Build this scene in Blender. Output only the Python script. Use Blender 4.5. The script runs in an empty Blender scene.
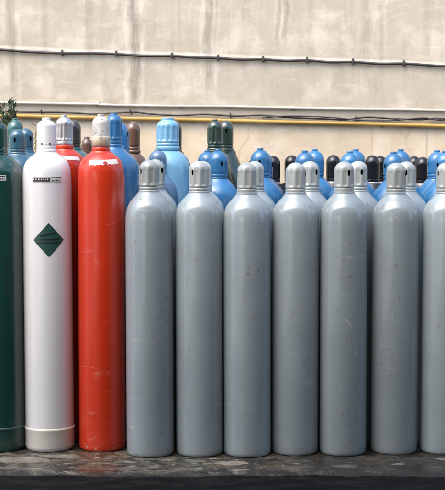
import bpy, bmesh, math, random
from mathutils import Vector
random.seed(7)
PI = math.pi
scene = bpy.context.scene
COL = scene.collection

# ------------------------------------------------------------------ camera
F_PX, CX, CY, HOR = 1450.0, 222.5, 245.0, 140.0     # photo pixels (445 x 490)
CAM = Vector((0.0, -6.8, 1.484))
PITCH = math.atan((CY - HOR) / F_PX)
cd = bpy.data.cameras.new('camera')
cd.sensor_fit = 'VERTICAL'
cd.sensor_height = 36.0
cd.lens = 36.0 * F_PX / 490.0
cd.clip_start, cd.clip_end = 0.1, 2000
cam = bpy.data.objects.new('camera', cd)
cam.location = CAM
cam.rotation_euler = (PI/2 - PITCH, 0, 0)
COL.objects.link(cam)
scene.camera = cam

# ------------------------------------------------------------------ light
SUN_EL, SUN_AZ = math.radians(56), math.radians(-42)   # azimuth from -y (behind the camera), negative = from the left
w = bpy.data.worlds.new('World'); scene.world = w; w.use_nodes = True
nt = w.node_tree; nt.nodes.clear()
sky = nt.nodes.new('ShaderNodeTexSky'); sky.sky_type = 'NISHITA'; sky.sun_disc = False
sky.sun_elevation = SUN_EL
sky.sun_rotation = PI - SUN_AZ
sky.dust_density = 4.0; sky.air_density = 1.0; sky.ozone_density = 1.0
bg = nt.nodes.new('ShaderNodeBackground'); bg.inputs['Strength'].default_value = 0.15
wo = nt.nodes.new('ShaderNodeOutputWorld')
nt.links.new(sky.outputs[0], bg.inputs[0]); nt.links.new(bg.outputs[0], wo.inputs[0])
sd = bpy.data.lights.new('sun', 'SUN'); sd.energy = 0.5; sd.angle = math.radians(66); sd.color = (1.0, 0.97, 0.92)
sun = bpy.data.objects.new('sun', sd); COL.objects.link(sun)
sdir = Vector((math.sin(SUN_AZ)*math.cos(SUN_EL), -math.cos(SUN_AZ)*math.cos(SUN_EL), math.sin(SUN_EL)))  # towards the sun
sun.rotation_euler = sdir.to_track_quat('Z', 'Y').to_euler()
sun.location = sdir * 20
vs = scene.view_settings
vs.view_transform = 'Standard'; vs.look = 'None'; vs.gamma = 1; vs.use_curve_mapping = False
vs.exposure = 1.75
scene.cycles.max_bounces = 8

# ------------------------------------------------------------------ helpers
def at(u, v, Y):
    """world point at depth Y seen at photo pixel (u, v)"""
    xc, yc = (u - CX)/F_PX, (CY - v)/F_PX
    d = Vector((xc, math.cos(PITCH) + yc*math.sin(PITCH), -math.sin(PITCH) + yc*math.cos(PITCH)))
    t = (Y - CAM.y)/d.y
    return CAM + d*t

def px(Y, v=250):
    """metres per photo pixel at depth Y"""
    return (at(1, v, Y) - at(0, v, Y)).length

def chaikin(p, n=2):
    for _ in range(n):
        q = [p[0]]
        for a, b in zip(p, p[1:]):
            q.append((a[0]*.75+b[0]*.25, a[1]*.75+b[1]*.25)); q.append((a[0]*.25+b[0]*.75, a[1]*.25+b[1]*.75))
        q.append(p[-1]); p = q
    return p

def link(name, bm, mats, parent=None, smooth=True):
    me = bpy.data.meshes.new(name)
    bmesh.ops.recalc_face_normals(bm, faces=bm.faces[:])
    bm.to_mesh(me); bm.free()
    for p in me.polygons: p.use_smooth = smooth and p.material_index == 0
    for m in (mats if isinstance(mats, (list, tuple)) else [mats]): me.materials.append(m)
    o = bpy.data.objects.new(name, me); COL.objects.link(o)
    if parent: o.parent = parent
    return o

def thing(name, label, cat, loc, group=None, rz=0):
    o = bpy.data.objects.new(name, None); COL.objects.link(o)
    o.empty_display_size = .1
    o.location = loc; o.rotation_euler = (0, 0, rz)
    o['label'] = label; o['category'] = cat
    if group: o['group'] = group
    return o

def lathe(bm, prof, segs=72, disp=None, angles=None, mat=None):
    """prof: list of (r, z); first/last may have r = 0.  disp(theta, z, r) -> extra radius; mat(theta,z) -> material index"""
    ang = angles or [2*PI*i/segs for i in range(segs)]
    rows = []
    for r, z in prof:
        if r < 1e-5:
            rows.append([bm.verts.new((0, 0, z))]); continue
        row = []
        for t in ang:
            rr = r + (disp(t, z, r) if disp else 0)
            row.append(bm.verts.new((rr*math.cos(t), rr*math.sin(t), z)))
        rows.append(row)
    n = len(ang)
    for k, (a, b) in enumerate(zip(rows, rows[1:])):
        for i in range(n):
            j = (i+1) % n
            if len(a) == 1 and len(b) == 1: continue
            if len(a) == 1: f = bm.faces.new((a[0], b[j], b[i]))
            elif len(b) == 1: f = bm.faces.new((a[i], a[j], b[0]))
            else: f = bm.faces.new((a[i], a[j], b[j], b[i]))
            if mat:
                c = f.calc_center_median(); f.material_index = mat(math.atan2(c.y, c.x), c.z)
    return rows

def tube(bm, pts, r, segs=10):
    rings = []
    for i, p in enumerate(pts):
        p = Vector(p)
        d = (Vector(pts[min(i+1, len(pts)-1)]) - Vector(pts[max(i-1, 0)])).normalized()
        a = d.cross(Vector((0, 0, 1)) if abs(d.z) < .9 else Vector((1, 0, 0))).normalized(); b = d.cross(a)
        rr = r[i] if isinstance(r, list) else r
        rings.append([bm.verts.new(p + (a*math.cos(t) + b*math.sin(t))*rr) for t in [2*PI*k/segs for k in range(segs)]])
    for a, b in zip(rings, rings[1:]):
        for k in range(segs): bm.faces.new((a[k], a[(k+1) % segs], b[(k+1) % segs], b[k]))
    bm.faces.new(rings[0]); bm.faces.new(rings[-1])

def box(bm, x0, x1, y0, y1, z0, z1):
    v = [bm.verts.new((x, y, z)) for z in (z0, z1) for y in (y0, y1) for x in (x0, x1)]
    for f in ((0,1,3,2), (4,6,7,5), (0,4,5,1), (2,3,7,6), (0,2,6,4), (1,5,7,3)): bm.faces.new([v[i] for i in f])

# ------------------------------------------------------------------ node helpers
class N:
    def __init__(s, name):
        s.m = bpy.data.materials.new(name); s.m.use_nodes = True
        s.t = s.m.node_tree; s.t.nodes.clear()
        s.out = s.t.nodes.new('ShaderNodeOutputMaterial'); s.b = s.t.nodes.new('ShaderNodeBsdfPrincipled')
        s.t.links.new(s.b.outputs[0], s.out.inputs[0])
    def new(s, typ, **kw):
        n = s.t.nodes.new(typ)
        for k, v in kw.items(): setattr(n, k, v)
        return n
    def put(s, sock, v):
        if hasattr(v, 'is_output') or isinstance(v, bpy.types.NodeSocket): s.t.links.new(v, sock)
        elif isinstance(v, (tuple, list)) and len(v) == 3 and sock.type == 'RGBA': sock.default_value = (*v, 1)
        else: sock.default_value = v
    def math(s, op, a, b=0.0, c=0.0, clamp=False):
        n = s.new('ShaderNodeMath', operation=op, use_clamp=clamp)
        for i, v in enumerate((a, b, c)): s.put(n.inputs[i], v)
        return n.outputs[0]
    def vmath(s, op, a, b=(0,0,0)):
        n = s.new('ShaderNodeVectorMath', operation=op); s.put(n.inputs[0], a)
        if op == 'SCALE': s.put(n.inputs['Scale'], b)
        else: s.put(n.inputs[1], b)
        return n.outputs[0]
    def noise(s, vec, scale, detail=4, rough=.55, dist=0.0, color=False):
        n = s.new('ShaderNodeTexNoise'); s.put(n.inputs['Vector'], vec); n.inputs['Scale'].default_value = scale
        n.inputs['Detail'].default_value = detail; n.inputs['Roughness'].default_value = rough; n.inputs['Distortion'].default_value = dist
        return n.outputs['Color' if color else 'Fac']
    def voro(s, vec, scale, feature='F1', rnd=1.0):
        n = s.new('ShaderNodeTexVoronoi', feature=feature); s.put(n.inputs['Vector'], vec); n.inputs['Scale'].default_value = scale
        n.inputs['Randomness'].default_value = rnd
        return n
    def ramp(s, fac, a, b):
        n = s.new('ShaderNodeMapRange', clamp=True, interpolation_type='SMOOTHSTEP'); s.put(n.inputs['Value'], fac)
        n.inputs['From Min'].default_value = a; n.inputs['From Max'].default_value = b
        return n.outputs[0]
    def mix(s, fac, a, b):
        n = s.new('ShaderNodeMix', data_type='RGBA'); s.put(n.inputs[0], fac); s.put(n.inputs[6], a); s.put(n.inputs[7], b)
        return n.outputs[2]
    def coord(s): return s.new('ShaderNodeTexCoord').outputs['Object']
    def rnd(s): return s.new('ShaderNodeObjectInfo').outputs['Random']
    def sep(s, v):
        n = s.new('ShaderNodeSeparateXYZ'); s.put(n.inputs[0], v); return n.outputs
    def comb(s, x, y, z):
        n = s.new('ShaderNodeCombineXYZ')
        for i, v in enumerate((x, y, z)): s.put(n.inputs[i], v)
        return n.outputs[0]
    def bump(s, h, strength, dist):
        n = s.new('ShaderNodeBump'); s.put(n.inputs['Height'], h); s.put(n.inputs['Strength'], strength); n.inputs['Distance'].default_value = dist
        s.t.links.new(n.outputs[0], s.b.inputs['Normal'])
    def set(s, **kw):
        for k, v in kw.items(): s.put(s.b.inputs[k.replace('_', ' ')], v)
        return s.m

def lin(r, g, b):
    f = lambda c: (c/255/12.92) if c/255 <= .04045 else ((c/255+.055)/1.055)**2.4
    return (f(r), f(g), f(b))

RUST = (.15, .05, .016)
def rusty_cap(zs):
    m = M['grey_cap'].copy(); m.name = 'grey cap enamel with rusty slot'
    t = m.node_tree; b = [k for k in t.nodes if k.type == 'BSDF_PRINCIPLED'][0]
    n = N.__new__(N); n.m, n.t, n.b = m, t, b
    old = b.inputs['Base Color'].links[0].from_socket
    o = n.coord(); d = n.vmath('SUBTRACT', o, (0.002, -.0478, zs)); dx, dy, dzz = n.sep(d)
    L = n.new('ShaderNodeVectorMath', operation='LENGTH'); n.put(L.inputs[0], n.vmath('MULTIPLY', d, (1.5, 1, .75)))
    f = n.math('SUBTRACT', 1.0, n.ramp(n.math('ADD', L.outputs['Value'], n.math('MULTIPLY', n.math('SUBTRACT', n.noise(o, 130, 4, .7), .5), .016)), .008, .0155))
    n.put(b.inputs['Base Color'], n.mix(n.math('MULTIPLY', f, .85), old, (.20, .075, .022)))
    return m

def paint(name, col, rough=.28, speck=1.0, scratch=1.0, scratchcol=(.5, .5, .48), grime=.5, vary=.12, rust=RUST, dense=0, coat=.8, bump=.35, rvar=.14):
    """aged glossy enamel: hue drift, rust pits, pale scratches, scuffing round the foot, slightly wavy skin"""
    n = N(name)
    o = n.coord(); r = n.rnd()
    off = n.vmath('ADD', o, n.comb(n.math('MULTIPLY', r, 37.1), n.math('MULTIPLY', r, 91.7), n.math('MULTIPLY', r, 13.3)))
    x, y, z = n.sep(o)
    big = n.noise(off, 5, 3)
    stretch = n.vmath('MULTIPLY', off, (1, 1, .12))
    streak = n.noise(stretch, 34, 4, .6)
    fine = n.noise(off, 60, 5, .7)
    tone = n.math('ADD', .87, n.math('MULTIPLY', n.math('FRACT', n.math('MULTIPLY', r, 7.31)), .22))
    c = n.mix(n.math('MULTIPLY', n.ramp(big, .3, .7), vary), col, tuple(max(0, k*.62) for k in col))
    c = n.mix(n.math('MULTIPLY', n.ramp(streak, .5, .75), vary*1.2), c, tuple(k*.7+.03 for k in col))
    c = n.mix(1.0, c, n.vmath('SCALE', c, tone))
    # rub bands: faint level rings where cylinders knock together
    rub = n.math('MULTIPLY', n.ramp(n.noise(n.vmath('MULTIPLY', off, (.25, .25, 1)), 22, 4, .65), .60, .72), n.ramp(n.noise(off, 6, 3), .45, .6))
    c = n.mix(n.math('MULTIPLY', rub, .28*scratch, clamp=True), c, scratchcol)
    # pale scratches: thin level lines of two stretched noises in tilted frames
    for k, (sx, sy, sz, sc) in enumerate(((1, .8, .07, 6), (.9, .8, .25, 7), (.35, .4, 1.6, 5))):
        sn = n.noise(n.vmath('MULTIPLY', off, (sx, sy, sz)), sc, 1, .4, .15)
        line = n.math('SUBTRACT', 1.0, n.ramp(n.math('ABSOLUTE', n.math('SUBTRACT', sn, .5)), 0, .0030))
        gate = n.ramp(n.noise(off, 7.5+k*3, 2), .56, .66)
        c = n.mix(n.math('MULTIPLY', n.math('MULTIPLY', line, gate), min(.9, .4*scratch)), c, scratchcol)
    # scuffs round the foot (worn paint)
    foot = n.math('SUBTRACT', 1.0, n.ramp(n.math('ADD', z, n.math('MULTIPLY', fine, -.07)), -.03, .035))
    scuff = n.math('MULTIPLY', foot, n.ramp(n.noise(n.vmath('MULTIPLY', off, (1, 1, 2.5)), 45, 5, .7), .54, .66))
    c = n.mix(n.math('MULTIPLY', scuff, .7*grime, clamp=True), c, (.40, .34, .26))
    # rust pits, sparse and of uneven size
    v1 = n.voro(n.vmath('ADD', off, n.vmath('SCALE', n.noise(off, 90, 2, color=True), .012)), 42)
    keep = n.math('GREATER_THAN', n.sep(v1.outputs['Color'])[0], .80 - .45*dense)
    clump = n.ramp(n.noise(off, 5, 3), .44 - .2*dense, .56 - .2*dense)
    size = n.math('MULTIPLY', n.math('POWER', n.sep(v1.outputs['Color'])[1], 1.6), .21)
    pit = n.math('MULTIPLY', n.math('MULTIPLY', n.math('LESS_THAN', v1.outputs['Distance'], size), keep), clump)
    v2 = n.voro(off, 120)
    pit2 = n.math('MULTIPLY', n.math('MULTIPLY', n.math('LESS_THAN', v2.outputs['Distance'], .2 + .16*dense), n.math('GREATER_THAN', n.sep(v2.outputs['Color'])[0], .90 - .3*dense)), n.ramp(n.noise(off, 5, 2), .42, .6))
    pits = n.math('MULTIPLY', n.math('MAXIMUM', pit, pit2), min(1, speck*.85))
    c = n.mix(pits, c, n.mix(fine, rust, tuple(k*.5 for k in rust)))
    if dense:
        dirt = n.math('MULTIPLY', n.ramp(n.noise(n.vmath('MULTIPLY', off, (1, 1, .6)), 38, 6, .75), .53, .60), .7)
        c = n.mix(dirt, c, (.16, .145, .12))
    runs = n.math('MULTIPLY', n.ramp(n.noise(n.vmath('MULTIPLY', off, (1, 1, .30)), 75, 4, .6), .63, .72), n.ramp(n.noise(n.vmath('ADD', off, (3, 1, 2)), 6, 3), .54, .64))
    c = n.mix(n.math('MULTIPLY', runs, min(.85, .5*speck)), c, (.17, .065, .025))
    ro = n.math('ADD', n.math('ADD', rough-rvar*.43, n.math('MULTIPLY', fine, rvar)), n.math('MULTIPLY', n.math('MAXIMUM', pits, scuff), .4), clamp=True)
    h = n.math('ADD', n.math('ADD', n.math('MULTIPLY', big, 1.6), n.math('MULTIPLY', streak, .2)), n.math('SUBTRACT', n.math('MULTIPLY', fine, .04), n.math('MULTIPLY', pits, .15)))
    n.bump(h, bump, .004)
    return n.set(Base_Color=c, Roughness=ro, Specular_IOR_Level=.5, Coat_Weight=coat, Coat_Roughness=.07)

def plain(name, col, rough=.6, metal=0.0):
    n = N(name); o = n.coord(); f = n.noise(o, 40, 4)
    return n.set(Base_Color=n.mix(f, tuple(k*.75 for k in col), tuple(min(1, k*1.2) for k in col)), Roughness=rough, Metallic=metal)

M = {}
M['grey'] = paint('grey enamel', (.268, .326, .353), .22, coat=.65, speck=1.6, scratch=1.4, vary=.2, grime=.9)
M['grey_cap'] = paint('grey cap enamel', (.325, .36, .355), .30, coat=.4, speck=1.4, scratch=.8, vary=.2)
M['white'] = paint('white enamel', (.72, .735, .75), .26, bump=.2, rvar=.02, speck=.1, scratch=.25, scratchcol=(.6, .6, .6), grime=.5, vary=.05)
M['white_foot'] = paint('cream foot enamel', (.68, .67, .62), .4, rvar=.04, speck=.4, scratch=.2, grime=.8, vary=.12)
M['red'] = paint('red enamel', (.52, .032, .008), .3, coat=.28, speck=.2, scratch=1.2, scratchcol=(.6, .3, .22), grime=1.3, vary=.12)
M['green'] = paint('dark green enamel', (.008, .046, .037), .24, coat=.5, speck=.1, scratch=.4, scratchcol=(.2, .3, .28), vary=.1, grime=.1)
M['teal'] = paint('teal green enamel', (.02, .10, .10), .3, speck=.3, scratch=.4, scratchcol=(.2, .3, .3), vary=.2)
M['navy'] = paint('slate blue enamel', (.022, .095, .150), .33, speck=.3, scratch=.5, vary=.15)
M['blue'] = paint('mid blue enamel', (.022, .140, .31), .34, coat=.5, speck=.4, scratch=.5, vary=.12)
M['blue_deep'] = paint('deep blue enamel', (.018, .115, .27), .33, speck=.3, scratch=.5, vary=.12)
M['sky_blue'] = paint('light blue enamel', (.17, .39, .57), .34, speck=.4, scratch=.4, vary=.08)
M['dull_blue'] = paint('weathered grey blue enamel', (.10, .20, .33), .4, speck=.6, scratch=1, vary=.5)
M['olive'] = paint('blackish green enamel', (.016, .036, .026), .28, speck=.3, scratch=.6, scratchcol=(.25, .28, .25), vary=.2)
M['black'] = paint('black enamel', (.006, .006, .007), .24, coat=.1, speck=.2, scratch=.5, scratchcol=(.2, .2, .2), vary=.1)
M['brown'] = paint('brown enamel', (.10, .047, .026), .38, speck=.6, scratch=.8, scratchcol=(.4, .35, .3), vary=.3)
M['dark_brown'] = paint('dark brown enamel', (.03, .022, .017), .3, speck=.4, scratch=.8, scratchcol=(.3, .28, .25), vary=.3)
M['worn_white'] = paint('worn whitish cap paint', (.58, .57, .54), .42, speck=3, scratch=1.5, scratchcol=(.12, .11, .10), vary=.8, dense=1, rust=(.06, .045, .035))
M['cream'] = paint('cream band paint', (.70, .60, .45), .42, speck=2.5, scratch=1, scratchcol=(.2, .17, .13), vary=.4, dense=1, rust=(.06, .04, .03))
M['dark'] = N('slot shade and screw black').set(Base_Color=(.005, .005, .005), Roughness=1.0, Specular_IOR_Level=0.0)  # near-black paints the shade inside cap slots; cap screws share it
def steel():
    n = N('bright steel'); o = n.coord(); st = n.noise(n.vmath('MULTIPLY', o, (1, 1, .08)), 90, 4, .7); f = n.noise(o, 14, 4)
    n.bump(st, .15, .002)
    return n.set(Base_Color=n.mix(f, (.50, .48, .45), (.72, .71, .69)), Metallic=.9, Roughness=n.math('ADD', .26, n.math('MULTIPLY', f, .2)))
M['steel'] = steel()
M['label_white'] = plain('label paper', (.62, .62, .60), .55)
M['label_dark'] = plain('label print', (.035, .038, .038), .5)
M['label_pink'] = plain('label warm paper', (.72, .64, .60), .55)
M['label_red'] = plain('label red print', (.36, .03, .02), .5)
M['diamond'] = plain('hazard label green', (.018, .07, .06), .42)
M['ink'] = plain('black print', (.006, .008, .010), .5)
M['foot_line'] = plain('foot seam paint', (.04, .10, .105), .5)

# ------------------------------------------------------------------ wall and ground
WALL_Y = 2.9
def wall_material():
    n = N('stained plaster'); o = n.coord(); x, y, z = n.sep(o)
    big = n.noise(o, .9, 5, .6); mid = n.noise(o, 4, 6, .65); fine = n.noise(o, 40, 5, .7)
    up = n.ramp(n.math('ADD', z, n.math('MULTIPLY', mid, .06)), 1.52, 1.66)
    c = n.mix(up, (.59, .485, .335), (.435, .385, .298))
    c = n.mix(n.math('MULTIPLY', n.ramp(big, .35, .65), .45), c, (.37, .32, .25))
    c = n.mix(n.math('MULTIPLY', n.ramp(mid, .46, .66), .50), c, (.66, .58, .475))
    blot = n.noise(n.vmath('MULTIPLY', o, (1, 1, .6)), 2.6, 7, .68, .5)
    c = n.mix(n.math('MULTIPLY', n.ramp(blot, .50, .66), .42), c, (.34, .29, .225))
    trowel = n.noise(n.vmath('MULTIPLY', o, (.6, 1, 2.2)), 7, 6, .7, .6)
    c = n.mix(n.math('MULTIPLY', n.ramp(trowel, .52, .7), .3), c, (.68, .62, .53))
    c = n.mix(n.math('MULTIPLY', n.ramp(n.noise(n.vmath('ADD', o, (7, 0, 3)), 11, 7, .75), .54, .7), .35), c, (.30, .26, .21))
    drip = n.noise(n.vmath('MULTIPLY', o, (1, 1, .07)), 16, 5, .65)
    c = n.mix(n.math('MULTIPLY', n.math('MULTIPLY', n.ramp(drip, .52, .68), up), .30), c, (.30, .27, .225))
    # greyer band between the white conduit and the yellow pipe
    zt, zb = at(222, 105, WALL_Y).z, at(222, 122, WALL_Y).z
    tilt = n.math('ADD', z, n.math('MULTIPLY', x, .0175))
    band = n.math('MULTIPLY', n.ramp(tilt, zb-.01, zb+.01), n.math('SUBTRACT', 1.0, n.ramp(tilt, zt-.01, zt+.01)))
    c = n.mix(n.math('MULTIPLY', band, .45), c, (.33, .285, .225))
    # paler lime line left just above the high cable
    zc = at(222, 56.2, WALL_Y).z
    t2 = n.math('ADD', z, n.math('MULTIPLY', x, .036))
    pl = n.math('SUBTRACT', 1.0, n.ramp(n.math('ABSOLUTE', n.math('SUBTRACT', n.math('ADD', t2, n.math('MULTIPLY', n.math('SUBTRACT', mid, .5), .03)), zc+.004)), .003, .016))
    c = n.mix(n.math('MULTIPLY', pl, .55), c, (.72, .66, .57))
    # rain streaks: position, half width, strength, lowest z, lime rim
    warp = n.math('MULTIPLY', n.math('SUBTRACT', n.noise(n.vmath('MULTIPLY', o, (1, 1, 1.0)), 2.6, 6, .6), .5), .12)
    rag = n.noise(n.vmath('MULTIPLY', o, (1, 1, .12)), 55, 5, .7)
    rag2 = n.noise(n.vmath('ADD', n.vmath('MULTIPLY', o, (1, 1, .2)), (4, 0, 2)), 30, 5, .7)
    for (u, hw, st, zlo, pale) in ((12, .036, .45, 1.75, .5), (134, .038, .70, 1.70, .75), (88, .04, .28, 1.95, .2), (209, .032, .55, 1.76, .6), (216, .014, .4, 2.05, .3),
                              (279, .016, .4, 2.06, .35), (286, .020, .42, 2.12, .35), (312, .026, .2, 2.0, .2), (366, .04, .28, 1.95, .3), (382, .02, .2, 1.8, .3), (180, .016, .2, 2.1, .1), (425, .04, .2, 2.0, .2), (45, .03, .22, 2.0, .1), (245, .05, .15, 1.9, .2)):
        x0 = at(u, 40, WALL_Y).x
        sgn = n.math('SUBTRACT', n.math('ADD', x, warp), x0)
        d = n.math('ADD', n.math('ABSOLUTE', sgn), n.math('MULTIPLY', n.math('SUBTRACT', rag2, .5), hw*1.6))
        fade = n.ramp(n.math('ADD', z, n.math('MULTIPLY', n.math('SUBTRACT', big, .5), .5)), zlo-.1, zlo+.15)
        core = n.math('MULTIPLY', n.math('SUBTRACT', 1.0, n.ramp(d, hw*.25, hw)), fade)
        rim = n.math('MULTIPLY', n.math('MULTIPLY', n.math('SUBTRACT', 1.0, n.ramp(n.math('ABSOLUTE', n.math('SUBTRACT', d, hw*1.5)), hw*.1, hw*.6)), fade), n.ramp(rag2, .38, .6))
        c = n.mix(n.math('MULTIPLY', rim, pale*.5), c, (.76, .71, .64))
        c = n.mix(n.math('MULTIPLY', n.math('MULTIPLY', core, st), n.math('ADD', .35, n.math('MULTIPLY', n.ramp(rag, .35, .62), .65)), clamp=True), c, (.185, .165, .14))
    # hairline cracks
    cv = n.voro(n.vmath('ADD', n.vmath('MULTIPLY', o, (1, 1, .5)), n.vmath('SCALE', n.noise(o, 3, 2, color=True), .22)), 1.2, 'DISTANCE_TO_EDGE')
    crack = n.math('MULTIPLY', n.math('SUBTRACT', 1.0, n.ramp(cv.outputs['Distance'], .0, .010)), n.ramp(n.noise(n.vmath('ADD', o, (9, 0, 4)), 1.6, 3), .54, .62))
    c = n.mix(n.math('MULTIPLY', crack, .3), c, (.25, .19, .13))
    # two vertical joints in the lower wall
    for (u, st) in ((427, .45), (372, .28), (69, .2)):
        x0 = at(u, 150, WALL_Y).x
        j = n.math('SUBTRACT', 1.0, n.ramp(n.math('ABSOLUTE', n.math('SUBTRACT', n.math('ADD', x, n.math('MULTIPLY', mid, .02)), x0+.01)), .002, .012))
        c = n.mix(n.math('MULTIPLY', n.math('MULTIPLY', j, n.math('SUBTRACT', 1.0, up)), st), c, (.28, .21, .14))
    c = n.mix(n.math('MULTIPLY', n.ramp(fine, .55, .8), .12), c, (.28, .25, .2))
    n.bump(n.math('ADD', n.math('MULTIPLY', mid, .5), n.math('MULTIPLY', fine, .22)), .5, .012)
    return n.set(Base_Color=c, Roughness=.9, Specular_IOR_Level=.2)

wl = thing('plaster_wall', 'tall stained beige plaster wall behind all the cylinders', 'wall', (0, WALL_Y, 0))
bm = bmesh.new(); box(bm, -7, 7, 0, .25, -.05, 3.6)
link('wall_face', bm, wall_material(), wl, False)
bm = bmesh.new(); box(bm, -7.03, 7.03, -.03, .28, 3.6, 3.68)
link('coping', bm, plain('coping concrete', (.34, .32, .29), .9), wl, False)

def ground_y(v):   # depth where photo row v meets the ground plane
    yc = (CY - v)/F_PX
    dz = -math.sin(PITCH) + yc*math.cos(PITCH); dy = math.cos(PITCH) + yc*math.sin(PITCH)
    return CAM.y + (-CAM.z/dz)*dy

def ground_material():
    n = N('worn concrete'); o = n.coord(); x, y, z = n.sep(o)
    big = n.noise(o, 3.0, 5, .6, .4); mid = n.noise(n.vmath('MULTIPLY', o, (1, 1.8, 1)), 11, 6, .68, .4); fine = n.noise(o, 70, 6, .75)
    c = n.mix(n.ramp(mid, .40, .62), (.020, .019, .016), (.15, .138, .108))
    c = n.mix(n.math('MULTIPLY', n.ramp(big, .47, .56), .85), c, (.030, .028, .025))
    tan = n.noise(n.vmath('ADD', o, (3.1, 5.2, 0)), 7, 6, .7, .5)
    c = n.mix(n.math('MULTIPLY', n.ramp(tan, .50, .60), .6), c, (.15, .12, .075))
    crust = n.noise(n.vmath('ADD', n.vmath('MULTIPLY', o, (1, 1.6, 1)), (1.7, 8.2, 0)), 16, 7, .72, .3)
    c = n.mix(n.math('MULTIPLY', n.ramp(crust, .555, .60), .75), c, (.36, .335, .275))
    # brown patch painting the red cylinder's reflection, dark drain joint, dark wet band along the right
    rx = at(98, 466, -.2).x
    d = n.math('ABSOLUTE', n.math('SUBTRACT', n.math('ADD', x, n.math('MULTIPLY', n.math('SUBTRACT', mid, .5), .3)), rx))
    c = n.mix(n.math('MULTIPLY', n.math('SUBTRACT', 1.0, n.ramp(d, .03, .17)), n.math('MULTIPLY', n.ramp(n.noise(o, 7, 3), .35, .6), .35)), c, (.13, .05, .018))
    jx = at(252, 464, -.25).x
    j = n.math('SUBTRACT', 1.0, n.ramp(n.math('ABSOLUTE', n.math('SUBTRACT', n.math('ADD', x, n.math('MULTIPLY', fine, .012)), jx)), .014, .024))
    c = n.mix(n.math('MULTIPLY', j, .85), c, (.028, .025, .024))
    dark = n.ramp(n.math('ADD', x, n.math('MULTIPLY', n.math('SUBTRACT', big, .5), 1.0)), .05, .55)
    c = n.mix(n.math('MULTIPLY', dark, .75), c, (.018, .017, .015))
    wet = n.ramp(n.noise(n.vmath('ADD', o, (5, 2, 0)), 4, 5, .6), .42, .56)
    chip = n.voro(n.vmath('ADD', o, n.vmath('SCALE', n.noise(o, 25, 3, color=True), .03)), 9)
    ck = n.math('MULTIPLY', n.math('LESS_THAN', chip.outputs['Distance'], .13), n.math('GREATER_THAN', n.sep(chip.outputs['Color'])[0], .82))
    c = n.mix(n.math('MULTIPLY', ck, .6), c, (.42, .40, .34))
    c = n.mix(n.math('MULTIPLY', n.ramp(fine, .46, .62), .65), c, (.016, .015, .012))
    grit = n.voro(o, 210)
    c = n.mix(n.math('MULTIPLY', n.math('LESS_THAN', grit.outputs['Distance'], .25), n.math('GREATER_THAN', n.sep(grit.outputs['Color'])[0], .78)), c, (.26, .245, .21))
    # bare pale patches of lime on the slab
    for (u, v, rx_, ry_, st) in ((232, 463, .075, .05, .8), (20, 460, .16, .07, .55), (196, 461, .05, .03, .4), (60, 456, .10, .05, .5), (238, 470, .05, .02, .6), (398, 464, .035, .018, .5), (442, 459, .03, .02, .6), (345, 466, .06, .03, .3)):
        px0 = at(u, v, ground_y(v))
        ex = n.math('DIVIDE', n.math('SUBTRACT', x, px0.x), rx_); ey = n.math('DIVIDE', n.math('SUBTRACT', y, px0.y), ry_)
        q = n.math('ADD', n.math('ADD', n.math('MULTIPLY', ex, ex), n.math('MULTIPLY', ey, ey)), n.math('MULTIPLY', n.math('SUBTRACT', n.noise(o, 22, 6, .7), .5), 3.2))
        c = n.mix(n.math('MULTIPLY', n.math('SUBTRACT', 1.0, n.ramp(q, .7, 1.0)), n.math('MULTIPLY', st, n.ramp(fine, .3, .55))), c, (.33, .305, .24))
    fr = n.ramp(n.math('ADD', y, n.math('MULTIPLY', n.math('SUBTRACT', mid, .5), .10)), EDGE_Y + .0, EDGE_Y + .05)
    c = n.mix(n.math('MULTIPLY', n.math('SUBTRACT', 1.0, fr), .8), c, (.016, .016, .016))   # tar smeared over the slab's lip
    n.bump(n.math('ADD', mid, n.math('MULTIPLY', fine, .5)), n.math('SUBTRACT', .7, n.math('MULTIPLY', wet, .5)), .008)
    return n.set(Base_Color=c, Roughness=n.math('SUBTRACT', .75, n.math('MULTIPLY', wet, .46)), Specular_IOR_Level=.36)

EDGE_Y = ground_y(473.2)
bm = bmesh.new()
NX = 1400
top, edge, low = [], [], []
far_l = []
for i in range(NX+1):
    xx = -7 + 14*i/NX
    wob = .012*math.sin(xx*5.1) + .007*math.sin(xx*17+1) + random.uniform(-.004, .004) + .006*math.sin(xx*41)*math.sin(xx*13)
    far_l.append(bm.verts.new((xx, WALL_Y, 0))); top.append(bm.verts.new((xx, EDGE_Y + .035 + wob*.5, 0)))
    edge.append(bm.verts.new((xx, EDGE_Y + wob, -.0125))); low.append(bm.verts.new((xx, EDGE_Y + wob - .006, -.05)))
for a, b in ((far_l, top), (top, edge), (edge, low)):
    for i in range(NX): bm.faces.new((a[i], a[i+1], b[i+1], b[i]))
pad = link('pavement', bm, ground_material(), None, False); pad['kind'] = 'structure'

def asphalt_material():
    n = N('old asphalt'); o = n.coord(); x, y, z = n.sep(o)
    mid = n.noise(n.vmath('MULTIPLY', o, (1, 2, 1)), 6, 6, .65); fine = n.noise(o, 130, 6, .8)
    st = n.voro(o, 150)
    c = n.mix(n.ramp(mid, .4, .65), (.007, .007, .0075), (.020, .0195, .019))
    c = n.mix(n.math('MULTIPLY', n.ramp(fine, .5, .7), .5), c, (.035, .033, .031))
    c = n.mix(n.math('MULTIPLY', n.math('LESS_THAN', st.outputs['Distance'], .18), .25), c, (.09, .085, .08))
    n.bump(n.math('ADD', n.math('MULTIPLY', fine, .6), st.outputs['Distance']), .6, .006)
    return n.set(Base_Color=c, Roughness=n.math('ADD', .45, n.math('MULTIPLY', mid, .6)), Specular_IOR_Level=.04)
bm = bmesh.new()
vv = [bm.verts.new(p) for p in ((-400, -400, -.014), (400, -400, -.014), (400, 400, -.014), (-400, 400, -.014))]
bm.faces.new(vv)
gr = link('ground', bm, asphalt_material(), None, False); gr['kind'] = 'structure'

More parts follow.
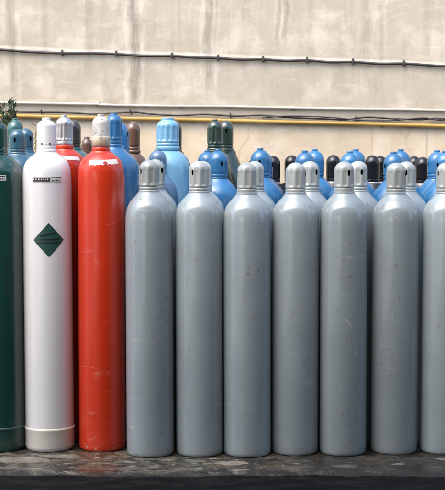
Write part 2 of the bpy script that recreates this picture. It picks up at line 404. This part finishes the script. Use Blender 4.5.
# ------------------------------------------------------------------ unseen open shelter, added to shade the foreground and cylinder fronts
shd = thing('added_shed', 'unseen low open-sided shelter facing the wall, added to shade the front of the cylinders', 'added_shed', (1.75, -7, 0))
RZ, RY0, RX0, RX1, RB = 2.55, -1.38, -3.6, 3.2, -13.0
off = Vector((1.75, -7, 0))
def added_shed_part(name, b, mat):
    bm = bmesh.new(); box(bm, b[0]-off.x, b[1]-off.x, b[2]-off.y, b[3]-off.y, b[4], b[5]); return link(name, bm, mat, shd, False)
added_shed_part('roof', (RX0, RX1, RB, RY0, RZ, RZ+.08), plain('shed roof sheet', (.16, .14, .12), .7))
added_shed_part('back_wall', (RX0, RX1, RB-.2, RB, -.03, RZ), plain('shed brick', (.16, .12, .09), .9))
for xx in (RX0+.2, RX1-.3):
    added_shed_part('post', (xx-.07, xx+.07, RY0-.35, RY0-.21, -.03, RZ), plain('shed post', (.12, .11, .10), .7))
ws = thing('bounce_building', 'pale building outside the frame at left, added to reflect light onto the cylinders', 'building', (-10.5, -8, 0))  # unseen, added as a bright reflection for the cylinders' left sides
bm = bmesh.new(); box(bm, -2, 1.6, -5, 3.2, -.03, 4.0); link('wall', bm, plain('pale render', (.78, .78, .76), .9), ws, False)
bm = bmesh.new(); box(bm, -2.2, 1.8, -5.2, 3.4, 4.0, 4.2); link('roof', bm, plain('roof slab pale', (.3, .29, .28), .9), ws, False)
added_shed_part('side_wall', (RX1, RX1+.2, RB, RY0, -.03, RZ), plain('shed side brick', (.30, .20, .12), .9))  # unseen brown wall, added to darken and warm the cylinders' right sides

bm = bmesh.new(); vq = [bm.verts.new(p) for p in ((-60, -60, -.009), (-3.3, -60, -.009), (-3.3, EDGE_Y-.1, -.009), (-60, EDGE_Y-.1, -.009))]; bm.faces.new(vq)
yd = link('bounce_yard', bm, plain('pale yard concrete', (.30, .295, .28), .9), None, False); yd['kind'] = 'structure'  # unseen pale ground, added to bounce light and reflect in the cylinders

# ------------------------------------------------------------------ pipes and cables on the wall
def spline(pts, sub=8):
    out = []
    n = len(pts)
    for i in range(n-1):
        p0, p1, p2, p3 = (Vector(pts[max(i-1, 0)]), Vector(pts[i]), Vector(pts[i+1]), Vector(pts[min(i+2, n-1)]))
        for k in range(sub):
            t = k/sub
            out.append(.5*((2*p1) + (p2-p0)*t + (2*p0-5*p1+4*p2-p3)*t*t + (3*p1-p0-3*p2+p3)*t**3))
    out.append(Vector(pts[-1])); return out
def wall_run(name, label, cat, uv, r, mat, gap=0.0, clips=(), clipmat=None, clipname='cable_clip', group=None, clipw=.012, slim=False):
    Y = WALL_Y - r - gap - .002
    base = at(uv[0][0], uv[0][1], Y)
    t = thing(name, label, cat, base, group)
    bm = bmesh.new(); P = spline([at(u, v, Y) for u, v in uv], 6)
    tube(bm, [p - base for p in P], r, 12)
    link('run', bm, mat, t)
    for u in clips:
        i = min(range(len(P)), key=lambda k: abs(P[k].x - at(u, 100, Y).x)); p = P[i] - base
        bm = bmesh.new()
        if slim: box(bm, p.x-clipw, p.x+clipw, r*.3, r+gap+.004, p.z-r*1.15, p.z+r*1.15)
        else: box(bm, p.x-clipw, p.x+clipw, -r*1.35, r+gap+.004, p.z-r*1.5, p.z+r*1.5)
        if not slim: box(bm, p.x-clipw*.6, p.x+clipw*.6, -.002+r*.5, r+gap+.004, p.z+r*1.5, p.z+r*1.5+.012)
        bmesh.ops.bevel(bm, geom=bm.edges[:], offset=.0025, segments=1, affect='EDGES')
        link(clipname, bm, clipmat or mat, t, False)
    return t
M['cable'] = plain('black cable sheath', (.022, .021, .021), .55)
M['conduit'] = plain('dirty white conduit', (.52, .47, .40), .6)
def yellow_pipe():
    n = N('yellow pipe paint'); o = n.coord(); a = n.noise(n.vmath('MULTIPLY', o, (.4, 1, 1)), 9, 5, .65); f = n.noise(o, 60, 4, .7)
    c = n.mix(n.ramp(a, .35, .7), (.45, .285, .065), (.34, .21, .05))
    c = n.mix(n.math('MULTIPLY', n.ramp(f, .55, .72), .5), c, (.2, .13, .05))
    n.bump(f, .3, .003)
    return n.set(Base_Color=c, Roughness=.42)
wall_run('black_cable', 'thick black cable clipped high along the plaster wall', 'cable',
         [(-120, 44), (-40, 47.5), (0, 49.6), (31, 52), (62, 53.2), (90, 53.2), (116, 54), (145, 56), (172, 56), (196, 57.6), (218, 58), (240, 59.6), (263, 59.4), (285, 60.8), (307, 60.4), (330, 62.2), (353, 62), (380, 63.8), (404, 63.6), (430, 65.4), (445, 66.2), (500, 68), (600, 72)],
         .0085, M['cable'], .006, (62, 116, 172, 218, 263, 307, 353, 404), plain('cable clip', (.03, .03, .03), .5), clipw=.008)
wall_run('white_conduit', 'slim off-white conduit running along the wall above the yellow pipe', 'conduit',
         [(-120, 100), (0, 102.5), (50, 103.4), (94, 104.2), (99, 103.6), (103, 104.8), (160, 106), (222, 106.4), (260, 107.2), (330, 108.6), (405, 109.4), (445, 110.3), (600, 113)],
         .0085, M['conduit'], .004, (97, 186, 290, 405), M['conduit'], 'saddle_clip', slim=True)
wall_run('thin_wire', 'thin dark slack wire looping between the white conduit and the yellow pipe', 'wire',
         [(-120, 109), (-30, 110.5), (20, 112), (60, 112.4), (95, 114), (120, 112.8), (135, 112.2), (150, 114), (178, 115.5), (205, 114.4), (235, 116), (262, 115.4), (290, 117.6), (325, 119), (345, 119.8), (356, 118.2), (370, 117.2), (392, 118.6), (420, 119.6), (436, 118.4), (470, 120), (600, 124)],
         .0055, M['cable'], .012, (40, 130, 230, 356), M['cable'], 'cable_clip', clipw=.005)
wall_run('loose_wire', 'second thin dark wire crossing the slack one on the right half of the wall', 'wire',
         [(262, 117.8), (280, 116.4), (300, 116.2), (330, 117.4), (350, 119.4), (366, 120.4), (390, 120.6), (410, 119), (425, 118), (445, 120.4), (520, 122.6), (600, 125)],
         .0045, M['cable'], .024)
wall_run('yellow_gas_pipe', 'yellow painted pipe running low along the plaster wall', 'pipe',
         [(-120, 112.6), (0, 115.4), (60, 117), (130, 118.6), (180, 119.4), (222, 120.4), (300, 122.4), (370, 124), (445, 126), (600, 130)],
         .0125, yellow_pipe(), .01, (22, 196, 384), yellow_pipe(), 'pipe_bracket', clipw=.007, slim=True)

# ------------------------------------------------------------------ gas cylinders
def cap_angles(slots, n=72):
    a = [2*PI*i/n for i in range(n)]
    for s in slots:
        hw = .118
        a = [t for t in a if abs((t - s + PI) % (2*PI) - PI) > hw*1.75]
        a += [(s + hw*k/9) % (2*PI) for k in range(-13, 14)]
    return sorted(a)

def dense(prof, step):
    out = [prof[0]]
    for a, b in zip(prof, prof[1:]):
        L = math.hypot(a[0]-b[0], a[1]-b[1]); k = max(1, int(math.ceil(L/step)))
        for i in range(1, k+1): out.append((a[0]+(b[0]-a[0])*i/k, a[1]+(b[1]-a[1])*i/k))
    return out

def make_cap(parent, mat, r, h, z0, knob=True, flutes=8, slot=True, slot_face=0.0, dome=.30, knob_r=.42, knob_h=None, taper=.0, wide_rim=True, name='cap', slot_z=.62, rustslot=False):
    """valve guard cap, base at z0, total height h (knob included).  slot_face: heading of the slot as seen from the camera, radians, 0 = facing it, + = to the right"""
    kh = (knob_h if knob_h is not None else .006) if knob else 0.0
    hh = h - kh
    dz = hh*dome
    P = []
    if knob: P += [(0, h), (r*knob_r*.85, h), (r*knob_r, h-.002), (r*knob_r, hh - dz*.05)]
    else: P += [(0, h), (r*.2, h - dz*.015)]
    a0 = math.asin(min(.95, knob_r)) if knob else .25
    for k in range(0, 9):
        a = a0 + (PI/2 - a0)*k/8
        P.append((r*math.sin(a), hh - dz*(1 - math.cos(a))))
    P += [(r*(1+taper*.5), hh*.45), (r*(1+taper), hh*.20), (r*(1+taper), hh*.165), (r*(.955+taper), hh*.135), (r*(.94+taper), hh*.11)]
    P += [(r*(.985+taper), hh*.09), (r*(.985+taper), hh*.01), (r*(.95+taper), 0)] if wide_rim else [(r*(.94+taper), 0)]
    P = [(a, b + z0) for a, b in P]
    Q = [P[0]]
    zlo, zhi = z0 + hh*slot_z - .017, z0 + hh*slot_z + .017
    for p, q in zip(P, P[1:]):
        seg = [p, q]
        for zc in (zhi, zlo):
            if p[1] > zc > q[1]: seg.insert(-1, (p[0]+(q[0]-p[0])*(p[1]-zc)/(p[1]-q[1]), zc))
        for e, g in zip(seg, seg[1:]): Q += dense([e, g], .0009 if (slot and zlo - 1e-6 <= (e[1]+g[1])/2 <= zhi) else .0035)[1:]
    P = Q
    slots = [-PI/2 + slot_face, PI/2 + slot_face] if slot else []
    slots = [s % (2*PI) for s in slots]
    zs, hs = z0 + hh*slot_z, .0120
    def in_slot(t, z, lim=1.0):
        for s in slots:
            d = (t - s + PI) % (2*PI) - PI
            q = (abs(d)/.1185)**2.6 + (abs(z - zs)/hs)**2.6
            if q < lim: return True
        return False
    def disp(t, z, rr):
        e = 0.0
        zz = (z - z0)/hh
        if flutes and .17 < zz < .83:
            wz = min(1, (zz-.17)/.07)*min(1, max(0, (.83-zz)/.18))
            c = (math.cos(flutes*(t - slot_face + .35)) + 1)/2
            e -= r*.095*wz*min(1, c*1.5)**1.5
        if slots and in_slot(t, z): e -= .009
        return e
    bm = bmesh.new()
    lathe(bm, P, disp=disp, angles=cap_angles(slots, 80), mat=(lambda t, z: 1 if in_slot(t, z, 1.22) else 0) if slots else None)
    return link(name, bm, [mat, M['dark']], parent)

def prof_r(prof, z):
    for (r0, z0), (r1, z1) in zip(prof, prof[1:]):
        if min(z0, z1) <= z <= max(z0, z1) and z0 != z1: return r0 + (r1-r0)*(z-z0)/(z1-z0)
    return prof[-1][0]

SH_GREY = [(.46, 0), (.49, .005), (.58, .017), (.72, .033), (.87, .056), (.965, .086), (.995, .120), (1.0, .16)]
SH_FULL = [(.42, 0), (.45, .006), (.56, .014), (.71, .027), (.86, .047), (.96, .078), (.99, .115), (1.0, .15)]
SH_MID = [(.36, 0), (.40, .008), (.54, .023), (.70, .041), (.86, .060), (.96, .085), (1.0, .12)]
SH_LONG = [(.44, 0), (.47, .02), (.56, .045), (.68, .075), (.81, .115), (.91, .16), (.97, .21), (1.0, .27)]
def make_body(parent, mat, R, H, shoulder, name='body', foot=.016):
    """H = height of the top of the shoulder (where the neck ring sits)"""
    sh = chaikin([(r*R, H - d) for r, d in shoulder], 2)
    P = [(0, H)] + sh + [(R, H*.45), (R, .05), (R, foot*1.15)] + [(R - foot*.85*(1-math.cos(a)), foot*(1 - math.sin(a))) for a in (PI/8, PI/4, 3*PI/8, PI/2)] + [(R*.6, 0), (0, 0.004)]
    bm = bmesh.new(); lathe(bm, P, 96)
    o = link(name, bm, mat, parent)
    return o, P

def ring(parent, mat, r, z0, z1, name='neck_ring', r2=None):
    r2 = r2 or r; b = (z1-z0)*.18
    bm = bmesh.new()
    lathe(bm, [(r*.6, z0), (r-b, z0), (r, z0+b), (r2, z1-b), (r2-b, z1), (r2*.6, z1)], 72)
    return link(name, bm, mat, parent)

def patch(parent, mat, prof, t0, t1, zfun0, zfun1, name, lift=.0008, nu=24, nv=6, thick=.0006):
    """sticker wrapped on the body between headings t0..t1 (0 = facing the camera, + right) and heights zfun0(t)..zfun1(t)"""
    bm = bmesh.new(); rows = []
    for L in (lift, lift + thick):
        g = []
        for i in range(nu+1):
            t = t0 + (t1-t0)*i/nu; za, zb = zfun0(t), zfun1(t)
            col = []
            for j in range(nv+1):
                z = za + (zb-za)*j/nv; r = prof_r(prof, z) + L
                col.append(bm.verts.new((r*math.sin(t), -r*math.cos(t), z)))
            g.append(col)
        for i in range(nu):
            for j in range(nv): bm.faces.new((g[i][j], g[i+1][j], g[i+1][j+1], g[i][j+1]))
    bmesh.ops.remove_doubles(bm, verts=bm.verts[:], dist=1e-6)
    return link(name, bm, mat, parent)

def cylinder(label, u, vtop, Y, R, caph, capr, body, cap, shoulder=SH_GREY, neck=None, neckh=.012, neckr=None, group=None, uref=170, **ck):
    """u, vtop: photo pixel of the cap's centre line and of its top; everything else in metres"""
    base = at(u, uref, Y); zt = at(u, vtop, Y).z
    t = thing('gas_cylinder', label, 'gas cylinder', (base.x, Y, 0), group)
    H = zt - caph - neckh
    t.rotation_euler = (random.uniform(-.003, .003), random.uniform(-.003, .003), 0)
    b, P = make_body(t, body, R, H, shoulder)
    nr = neckr or capr*1.08
    ring(t, neck or body, nr, H-.004, H + neckh)
    make_cap(t, cap, capr, caph, H + neckh, **ck)
    return t, P, H

def copy_tree(o, parent=None):
    c = o.copy(); COL.objects.link(c)
    if parent: c.parent = parent
    for ch in [k for k in o.children]: copy_tree(ch, c)
    return c

G_GREY = 'grey cylinders standing in the front two rows'
# --- front row: one grey built, the rest are copies with their own cap heading
P0 = px(0.0, 250)
ROW1, ROW2 = 0.0, 0.215
grey = None
def grey_cyl(label, u, vtop, Y, slot_face, uref, slot_rust=False):
    global grey
    p = at(u, uref, Y)
    if grey is None:
        zt = at(u, vtop, Y).z
        t = thing('gas_cylinder', label, 'gas cylinder', (p.x, Y, 0), G_GREY)
        t['zt'] = zt
        H = zt - .141 - .010
        make_body(t, M['grey'], .1125, H, SH_GREY)
        ring(t, M['grey'], .0495, H-.004, H+.010)
        make_cap(t, M['grey_cap'], .0478, .141, H+.010, knob=False, slot_face=0.0, dome=.33)
        grey = t
        o = t
    else:
        o = copy_tree(grey)
        o.location = (p.x, Y, 0); o['label'] = label
        o.scale = (1, 1, at(u, vtop, Y).z/grey['zt'])
    o.rotation_euler = (random.uniform(-.004, .004), random.uniform(-.004, .004), 0)
    for ch in o.children:
        if ch.name.startswith('cap'): ch.rotation_euler.z = slot_face
        else: ch.rotation_euler.z = random.uniform(0, 6.28)
    return o
front = [
 ('grey cylinder beside the red one, front row, paint scuffed at its foot', 150.0, 159.9, 0.0, -.88),
 ('front row grey cylinder, the second one right of the red cylinder', 199.6, 161.0, 0.01, -.66),
 ('front row grey cylinder, the third one right of the red cylinder', 247.6, 162.4, 0.0, -1.15),
 ('front row grey cylinder, the fourth one right of the red cylinder', 295.2, 162.4, 0.04, 1.40),
 ('front row grey cylinder with rusty slot in its cap', 343.6, 161.4, 0.03, .42),
 ('front row grey cylinder between the rusty-slotted one and the cut-off one', 395.0, 162.5, 0.06, 1.22),
 ('grey front row cylinder cut off by the right edge of the photo', 444.5, 162.2, 0.06, 2.0),
]
for lab, u, v, Y, s in front: grey_cyl(lab, u, v, Y, s, 300)
second = [
 ('grey cylinder peeking out behind the grey one next to the red', 155.4, 159.3, .235, .85),
 ('grey cylinder almost hidden behind the second front grey one', 203.4, 160.8, .235, .30),
 ('grey cylinder half hidden behind the third front grey one', 255.0, 161.0, .235, 1.9),
 ('grey cylinder behind the fourth front grey one, slot facing right', 309.3, 161.0, .26, .73),
 ('grey cylinder right behind the one with the rusty slot, clean dark slot', 359.0, 160.9, .255, .29),
 ('grey cylinder behind the sixth front grey one, cap shifted right', 407.0, 161.3, .28, -.14),
]
zslot = grey['zt'] - .141 + .141*.62
for o in list(COL.objects):
    if o.get('label', '').endswith('rusty slot in its cap'):
        for ch in o.children:
            if ch.name.startswith('cap'):
                ch.data = ch.data.copy(); ch.data.materials[0] = rusty_cap(zslot)
for lab, u, v, Y, s in second: grey_cyl(lab, u, v, Y, s, 172)

# --- white cylinder
def edge_label(parent, P, R, z, h, t0, t1, split):
    lb = patch(parent, M['label_white'], P, t0, t1, lambda t: z-h/2, lambda t: z+h/2, 'label')
    def pr(a, b, q0, q1, mat='label_dark'):
        patch(lb, M[mat], P, t0+(t1-t0)*a, t0+(t1-t0)*b, lambda t: z-h/2+h*q0, lambda t: z-h/2+h*q1, 'print', .0018, 8, 2, .0004)
    pr(.02, split, .14, .88)
    rs = random.Random(int(z*1000))
    x = .05
    while x < split - .06:
        wd = rs.uniform(.012, .035)
        pr2 = patch(lb, M['label_white'], P, t0+(t1-t0)*x, t0+(t1-t0)*(x+wd), lambda t: z-h/2+h*.42, lambda t: z-h/2+h*rs.choice((.58, .66)), 'print', .0026, 3, 2, .0003)
        x += wd + rs.uniform(.015, .05)
    x = split + .04
    while x < .95:
        wd = rs.uniform(.02, .06); pr(x, min(.97, x+wd), .18, .36 + rs.uniform(0, .12)); x += wd + rs.uniform(.015, .03)
    pr(split+.02, .97, .74, .90)

WY = .125
t, P, H = cylinder('white gas cylinder with a green diamond label and black label strip', 47.6, 117.6, WY, .1175, .150, .0445, M['white'], M['white'],
                   SH_FULL, neckh=.014, neckr=.048, flutes=0, slot=False, dome=.22, knob_r=.45, knob_h=.010, uref=180)
m = px(WY-.11)
def zat(v, Y): return at(47, v, Y).z
bm = bmesh.new(); lathe(bm, [(.1172, .112), (.1215, .110), (.1215, .102), (.1195, .098), (.1195, .02), (.115, .006), (.102, -.0), (.06, 0.001)], 96)
link('foot_ring', bm, M['white_foot'], t)
edge_label(t, P, .1175, zat(179.6, WY-.1), .028, -.50, .76, .60)
dz = zat(240.3, WY-.1175); dh = .0765
tc = .17; tw = .62
dm = patch(t, M['diamond'], P, tc-tw, tc+tw, lambda q: dz - dh*max(.004, 1-abs(q-tc)/tw), lambda q: dz + dh*max(.004, 1-abs(q-tc)/tw), 'hazard_label', .0009, 48, 8)
patch(t, M['ink'], P, tc-tw-.02, tc+tw+.02, lambda q: dz - (dh+.0035)*max(.004, 1-abs(q-tc)/(tw+.02)), lambda q: dz + (dh+.0035)*max(.004, 1-abs(q-tc)/(tw+.02)), 'label_border', .0004, 48, 8, .0003)
def stroke(a, b, z0, z1, th):
    patch(dm, M['ink'], P, tc+a, tc+b, lambda q: dz + z0 + (z1-z0)*((q-tc)-a)/(b-a) - th/2 - .0006*math.sin(q*60), lambda q: dz + z0 + (z1-z0)*((q-tc)-a)/(b-a) + th/2 + .0008*math.sin(q*83), 'print', .0018, 30, 2, .0003)
stroke(-.34, .28, .018, .034, .008); stroke(-.40, .42, .002, .004, .006); stroke(-.47, .44, -.013, -.012, .005)
for q in (-.18, .22):
    bm = bmesh.new(); c = bmesh.ops.create_icosphere(bm, subdivisions=2, radius=.0042)
    r = .0438
    for v_ in bm.verts: v_.co += Vector((r*math.sin(q*2.2), -r*math.cos(q*2.2), H + .014 + .026))
    link('cap_screw', bm, M['dark'], t)

# --- red cylinder
RY = .125
t, P, H = cylinder('bright red gas cylinder between the white one and the grey row', 101.0, 114.2, RY, .1125, .155, .0415, M['red'], M['worn_white'],
                   SH_FULL, neckh=.020, neckr=.043, flutes=0, slot=False, dome=.24, knob_r=.40, knob_h=.008, uref=180)
bm = bmesh.new(); z0 = H + .020
lathe(bm, [(.0418, z0+.002), (.0445, z0+.003), (.0445, z0+.046), (.0436, z0+.0485), (.0410, z0+.049)], 72)
link('cap_band', bm, M['cream'], t)
zl = at(101, 162.3, RY-.08).z
lb = patch(t, M['label_pink'], P, -.52, 1.0, lambda q: zl-.011+.004*q+.0025*math.sin(q*23)*math.sin(q*9), lambda q: zl+.012+.004*q-.002*abs(math.sin(q*17)), 'label', .0008, 60, 5)
patch(lb, M['label_red'], P, .15, .41, lambda q: zl - .003 - .010*max(.01, 1-abs(q-.28)/.13), lambda q: zl - .003 + .010*max(.01, 1-abs(q-.28)/.13), 'print', .0018, 16, 2, .0004)

# --- dark green cylinder at the left edge
GY = .12
t, P, H = cylinder('dark green gas cylinder cut off by the left edge, beside the white one', -1.0, 120.8, GY, .1165, .150, .0455, M['green'], M['green'],
                   SH_FULL, neckh=.012, neckr=.049, flutes=0, slot=False, dome=.26, knob=True, knob_r=.42, uref=180)
zl = at(0, 178, GY-.1).z
edge_label(t, P, .1165, zl, .026, -.75, .47, .5)
bm = bmesh.new(); lathe(bm, [(.1163, .118), (.1190, .116), (.1190, .110), (.1163, .107)], 96)
link('foot_seam', bm, M['foot_line'], t)

# --- the cylinders behind, left group
G_RED = None
t, P, H = cylinder('red gas cylinder with a shiny silver cap behind the white one', 64.8, 114.8, .33, .1125, .145, .0425, M['red'], M['steel'], SH_FULL,
                   neckh=.022, neckr=.044, flutes=14, slot=False, dome=.27, knob_r=.35, knob_h=.010, uref=140)
zl = at(70, 157.5, .23).z
patch(t, M['label_pink'], P, .0, .95, lambda q: zl-.010-.006*q, lambda q: zl+.008-.006*q, 'label', .0008, 20, 4)
cylinder('gas cylinder with slate blue slotted cap standing behind the green one', 17.7, 129.0, .36, .1125, .112, .0395, M['navy'], M['navy'], SH_FULL, flutes=0, slot=True, slot_face=-.18, knob=False, dome=.36, uref=145, slot_z=.52, neckh=.010)
cylinder('slate blue capped gas cylinder tucked right of the other slate blue cap', 25.0, 128.2, .60, .1125, .112, .0400, M['navy'], M['navy'], SH_FULL, flutes=0, slot=True, slot_face=.8, knob=False, dome=.36, uref=145, slot_z=.52, neckh=.010)
cylinder('teal green knobbed gas cylinder farthest back on the left, below the shrub', 16.0, 118.4, .85, .1125, .150, .0430, M['teal'], M['teal'], SH_FULL, flutes=0, slot=False, dome=.36, knob_r=.36, uref=145)
cylinder('gas cylinder with a dark brown cap beside the silver cap', 73.4, 119.6, .75, .1125, .145, .0385, M['teal'], M['dark_brown'], SH_FULL, flutes=0, slot=False, knob=False, dome=.32, uref=140)
cylinder('small brown capped gas cylinder between the silver and the whitish cap', 86.8, 136.8, 1.0, .100, .115, .0300, M['brown'], M['brown'], SH_LONG, flutes=0, slot=False, knob=True, knob_r=.5, dome=.35, uref=150)
cylinder('bright blue gas cylinder standing right behind the red one', 113.4, 113.0, .32, .1250, .150, .0405, M['blue'], M['blue'], SH_MID, flutes=10, slot=False, knob=True, knob_r=.42, dome=.27, uref=140, neckh=.018, neckr=.0415)
cylinder('bright blue gas cylinder half hidden between the blue and brown caps', 121.8, 123.0, .57, .1125, .150, .0420, M['blue_deep'], M['blue_deep'], SH_MID, flutes=6, slot=True, slot_face=1.1, knob=False, dome=.5, uref=140)
cylinder('brown gas cylinder with a tall rounded cap against the wall', 132.7, 121.0, .95, .0860, .155, .0395, M['brown'], M['brown'], SH_FULL, flutes=0, slot=False, knob=True, knob_r=.12, knob_h=.004, dome=.30, uref=140)
cylinder('large light blue gas cylinder taller than the grey ones', 168.0, 117.6, .53, .1200, .142, .0575, M['sky_blue'], M['sky_blue'], SH_FULL, flutes=12, slot=False, knob=True, knob_r=.58, knob_h=.006, dome=.30, uref=140, neckh=.018, neckr=.0590)
cylinder('blackish green gas cylinder peeking out behind the light blue one', 174.6, 120.6, .85, .1100, .155, .0375, M['olive'], M['olive'], SH_LONG, flutes=0, slot=False, knob=False, dome=.30, uref=140)
cylinder('weathered grey-blue capped gas cylinder in front of the light blue one', 158.2, 148.8, .42, .1000, .110, .0430, M['dull_blue'], M['dull_blue'], SH_GREY, flutes=0, slot=False, knob=True, knob_r=.38, dome=.42, uref=160)
G_OL = 'blackish green cylinders towards the wall'
cylinder('blackish green gas cylinder with a knob-topped cap above the blue ones', 215.0, 119.2, .78, .1125, .150, .0405, M['olive'], M['olive'], SH_LONG, flutes=10, slot=False, knob=True, knob_r=.35, dome=.30, uref=140, group=G_OL)
cylinder('blackish green gas cylinder whose cap has a slot, right of its twin', 226.0, 120.4, .98, .1175, .150, .0395, M['olive'], M['olive'], SH_LONG, flutes=0, slot=True, slot_face=.05, knob=False, dome=.30, uref=140, group=G_OL)

# --- blue pairs behind the grey rows: one built, the rest are copies
G_BLUE = 'mid blue cylinders behind the grey rows'
bl0 = None
def blue_cyl(label, u, vtop, Y, face):
    global bl0
    p = at(u, 160, Y)
    if bl0 is None:
        bl0, _, _ = cylinder(label, u, vtop, Y, .1125, .138, .0500, M['blue'], M['blue'], SH_GREY, flutes=0, slot=True, slot_face=0, knob=True, knob_r=.30, knob_h=.008, dome=.42, uref=160, group=G_BLUE, slot_z=.5, neckr=.0475)
        bl0['zt'] = at(u, vtop, Y).z; o = bl0
    else:
        o = copy_tree(bl0); o.location = (p.x, Y, 0); o['label'] = label; o.scale = (1, 1, at(u, vtop, Y).z/bl0['zt'])
    for ch in o.children: ch.rotation_euler.z = face if ch.name.startswith('cap') else random.uniform(0, 6)
for lab, u, v, Y, face in (
 ('blue gas cylinder with a clear dark slot, below the blackish green caps', 217.9, 149.0, .47, .42),
 ('blue gas cylinder tucked left of the clearly slotted blue one', 207.4, 150.0, .70, 2.2),
 ('blue gas cylinder behind the third front grey one, beside a black cap', 260.4, 148.0, .50, -.1),
 ('blue gas cylinder barely showing behind the single blue knob', 263.4, 150.5, .73, 1.2),
 ('blue gas cylinder behind the fourth front grey one, lower knob of its pair', 305.0, 150.4, .50, .9),
 ('blue gas cylinder right of that lower knob, behind the fourth grey pair', 314.8, 148.8, .72, 1.3),
 ('blue gas cylinder above the rusty-slotted grey cap, lower knob', 350.0, 151.0, .50, -.7),
 ('blue gas cylinder above the rusty-slotted grey pair, higher knob behind', 355.8, 149.0, .72, 1.2),
 ('blue gas cylinder behind the sixth front grey one, lower knob', 393.6, 151.6, .50, 2.0),
 ('blue gas cylinder behind the sixth grey pair, higher knob next to black caps', 400.8, 149.0, .72, 1.4),
 ('blue gas cylinder nearest the right edge but one, right of the black caps', 437.2, 150.0, .70, 1.8),
 ('blue gas cylinder cut off at the right edge, behind the last grey one', 445.0, 150.6, .50, 2.2)):
    blue_cyl(lab, u, v, Y, face)

# --- black capped cylinders
G_BLACK = 'black cylinders near the wall'
bk0 = None
def black_cyl(label, u, vtop, Y):
    global bk0
    p = at(u, 160, Y)
    if bk0 is None:
        bk0, _, _ = cylinder(label, u, vtop, Y, .1125, .142, .0390, M['black'], M['black'], SH_GREY, neck=M['steel'], neckh=.008, neckr=.0405, flutes=0, slot=False, knob=False, dome=.30, uref=160, group=G_BLACK)
        bk0['zt'] = at(u, vtop, Y).z; o = bk0
    else:
        o = copy_tree(bk0); o.location = (p.x, Y, 0); o['label'] = label; o.scale = (1, 1, at(u, vtop, Y).z/bk0['zt'])
    for ch in o.children: ch.rotation_euler.z = random.uniform(0, 6)
for lab, u, v, Y in (
 ('black capped gas cylinder right of the single blue knob', 272.8, 155.8, .98),
 ('black capped gas cylinder left of the fourth blue pair', 291.4, 155.2, 1.02),
 ('black capped gas cylinder left of the cap with the rusty slot', 333.2, 155.0, 1.0),
 ('black capped gas cylinder right of the rusty-slotted grey pair', 372.2, 155.2, .95),
 ('black capped gas cylinder squeezed left against the sixth blue pair', 380.2, 156.0, 1.2),
 ('black capped gas cylinder right against the sixth blue pair', 414.0, 156.2, 1.2),
 ('black capped gas cylinder left against the last blue pair', 422.4, 157.0, .98),
 ('black capped gas cylinder showing a sliver left of the single blue knob', 254.4, 158.5, 1.0)):
    black_cyl(lab, u, v, Y)

# ------------------------------------------------------------------ shrub by the wall
def leaf_mat():
    n = N('dark leaf'); o = n.coord(); f = n.noise(o, 18, 3); r = n.new('ShaderNodeNewGeometry').outputs['Random Per Island']
    c = n.mix(r, (.018, .045, .022), (.05, .09, .03)); c = n.mix(n.math('MULTIPLY', n.ramp(r, .9, .95), .8), c, (.12, .05, .03))
    return n.set(Base_Color=c, Roughness=.5)
sb = at(2, 140, 1.75)
sh = thing('shrub', 'dark green leafy shrub against the wall at the far left', 'shrub', (sb.x, 1.75, 0))
rs = random.Random(3)
bm = bmesh.new(); bl = bmesh.new()
def leaf(bm, p, d, L, W):
    d = d.normalized(); s = d.cross(Vector((rs.uniform(-1, 1), rs.uniform(-1, 1), rs.uniform(-.4, 1)))).normalized()
    q = [p, p + d*L*.35 + s*W, p + d*L, p + d*L*.35 - s*W]
    up = d.cross(s)*W*.35
    v = [bm.verts.new(k) for k in (q[0], q[1]+up, q[2], q[3]+up)]
    bm.faces.new((v[0], v[1], v[2])); bm.faces.new((v[0], v[2], v[3]))
tops = [(at(u, v + 3, 1.75 + rs.uniform(-.12, .1)) - Vector((sb.x, 1.75, 0))) for u, v in ((9, 98.5), (13, 97.5), (2, 104), (-5, 99), (-12, 104), (6, 110), (-20, 108), (12, 108), (-30, 112), (-2, 116), (15, 114), (-16, 118), (8, 118), (-8, 112))]
for k, T in enumerate(tops):
    b0 = Vector((rs.uniform(-.05, .05), rs.uniform(-.04, .04), .0)); mid = b0.lerp(T, .55) + Vector((rs.uniform(-.06, .06), rs.uniform(-.05, .05), .02))
    pts = spline([b0, mid, T], 10)
    tube(bm, pts, [.011*(1 - .8*i/(len(pts)-1)) for i in range(len(pts))], 6)
    for i in range(6, len(pts)):
        for _ in range(15):
            d = (pts[i]-pts[i-1]).normalized()*.7 + Vector((rs.uniform(-1, 1), rs.uniform(-1, 1), rs.uniform(-.5, .8)))
            q = pts[i].lerp(pts[i-1], rs.random()) + Vector((rs.uniform(-.03, .03), rs.uniform(-.03, .03), rs.uniform(-.02, .02)))*(0.3 if i > 17 else 1)
            leaf(bl, q, d, rs.uniform(.02, .042), rs.uniform(.005, .010))
link('trunk', bm, plain('shrub bark', (.06, .045, .03), .8), sh)
link('crown', bl, leaf_mat(), sh, False)
fb = at(31, 150, 1.6)
fr = thing('fern_plant', 'thin feathery plant with slanting leaves between the blue and white caps', 'plant', (fb.x, 1.6, 0))
bm = bmesh.new(); bl = bmesh.new()
for (u, v, du) in ((36, 127, 0), (33, 136, -2)):
    T = at(u, v, 1.6) - Vector((fb.x, 1.6, 0)); pts = spline([Vector((0, 0, 0)), Vector((T.x*.3, .02, T.z*.6)), T], 14)
    tube(bm, pts, [.005*(1-.8*i/(len(pts)-1)) for i in range(len(pts))], 6)
    for i in range(12, len(pts)):
        for s in (-1, 1):
            for f in (0,):
                q = pts[i].lerp(pts[i-1], f)
                leaf(bl, q, Vector((s*.8, rs.uniform(-.3, .3), .85)), rs.uniform(.035, .06), .0022)
link('stem', bm, plain('fern stem', (.06, .06, .03), .7), fr)
link('foliage', bl, leaf_mat(), fr, False)
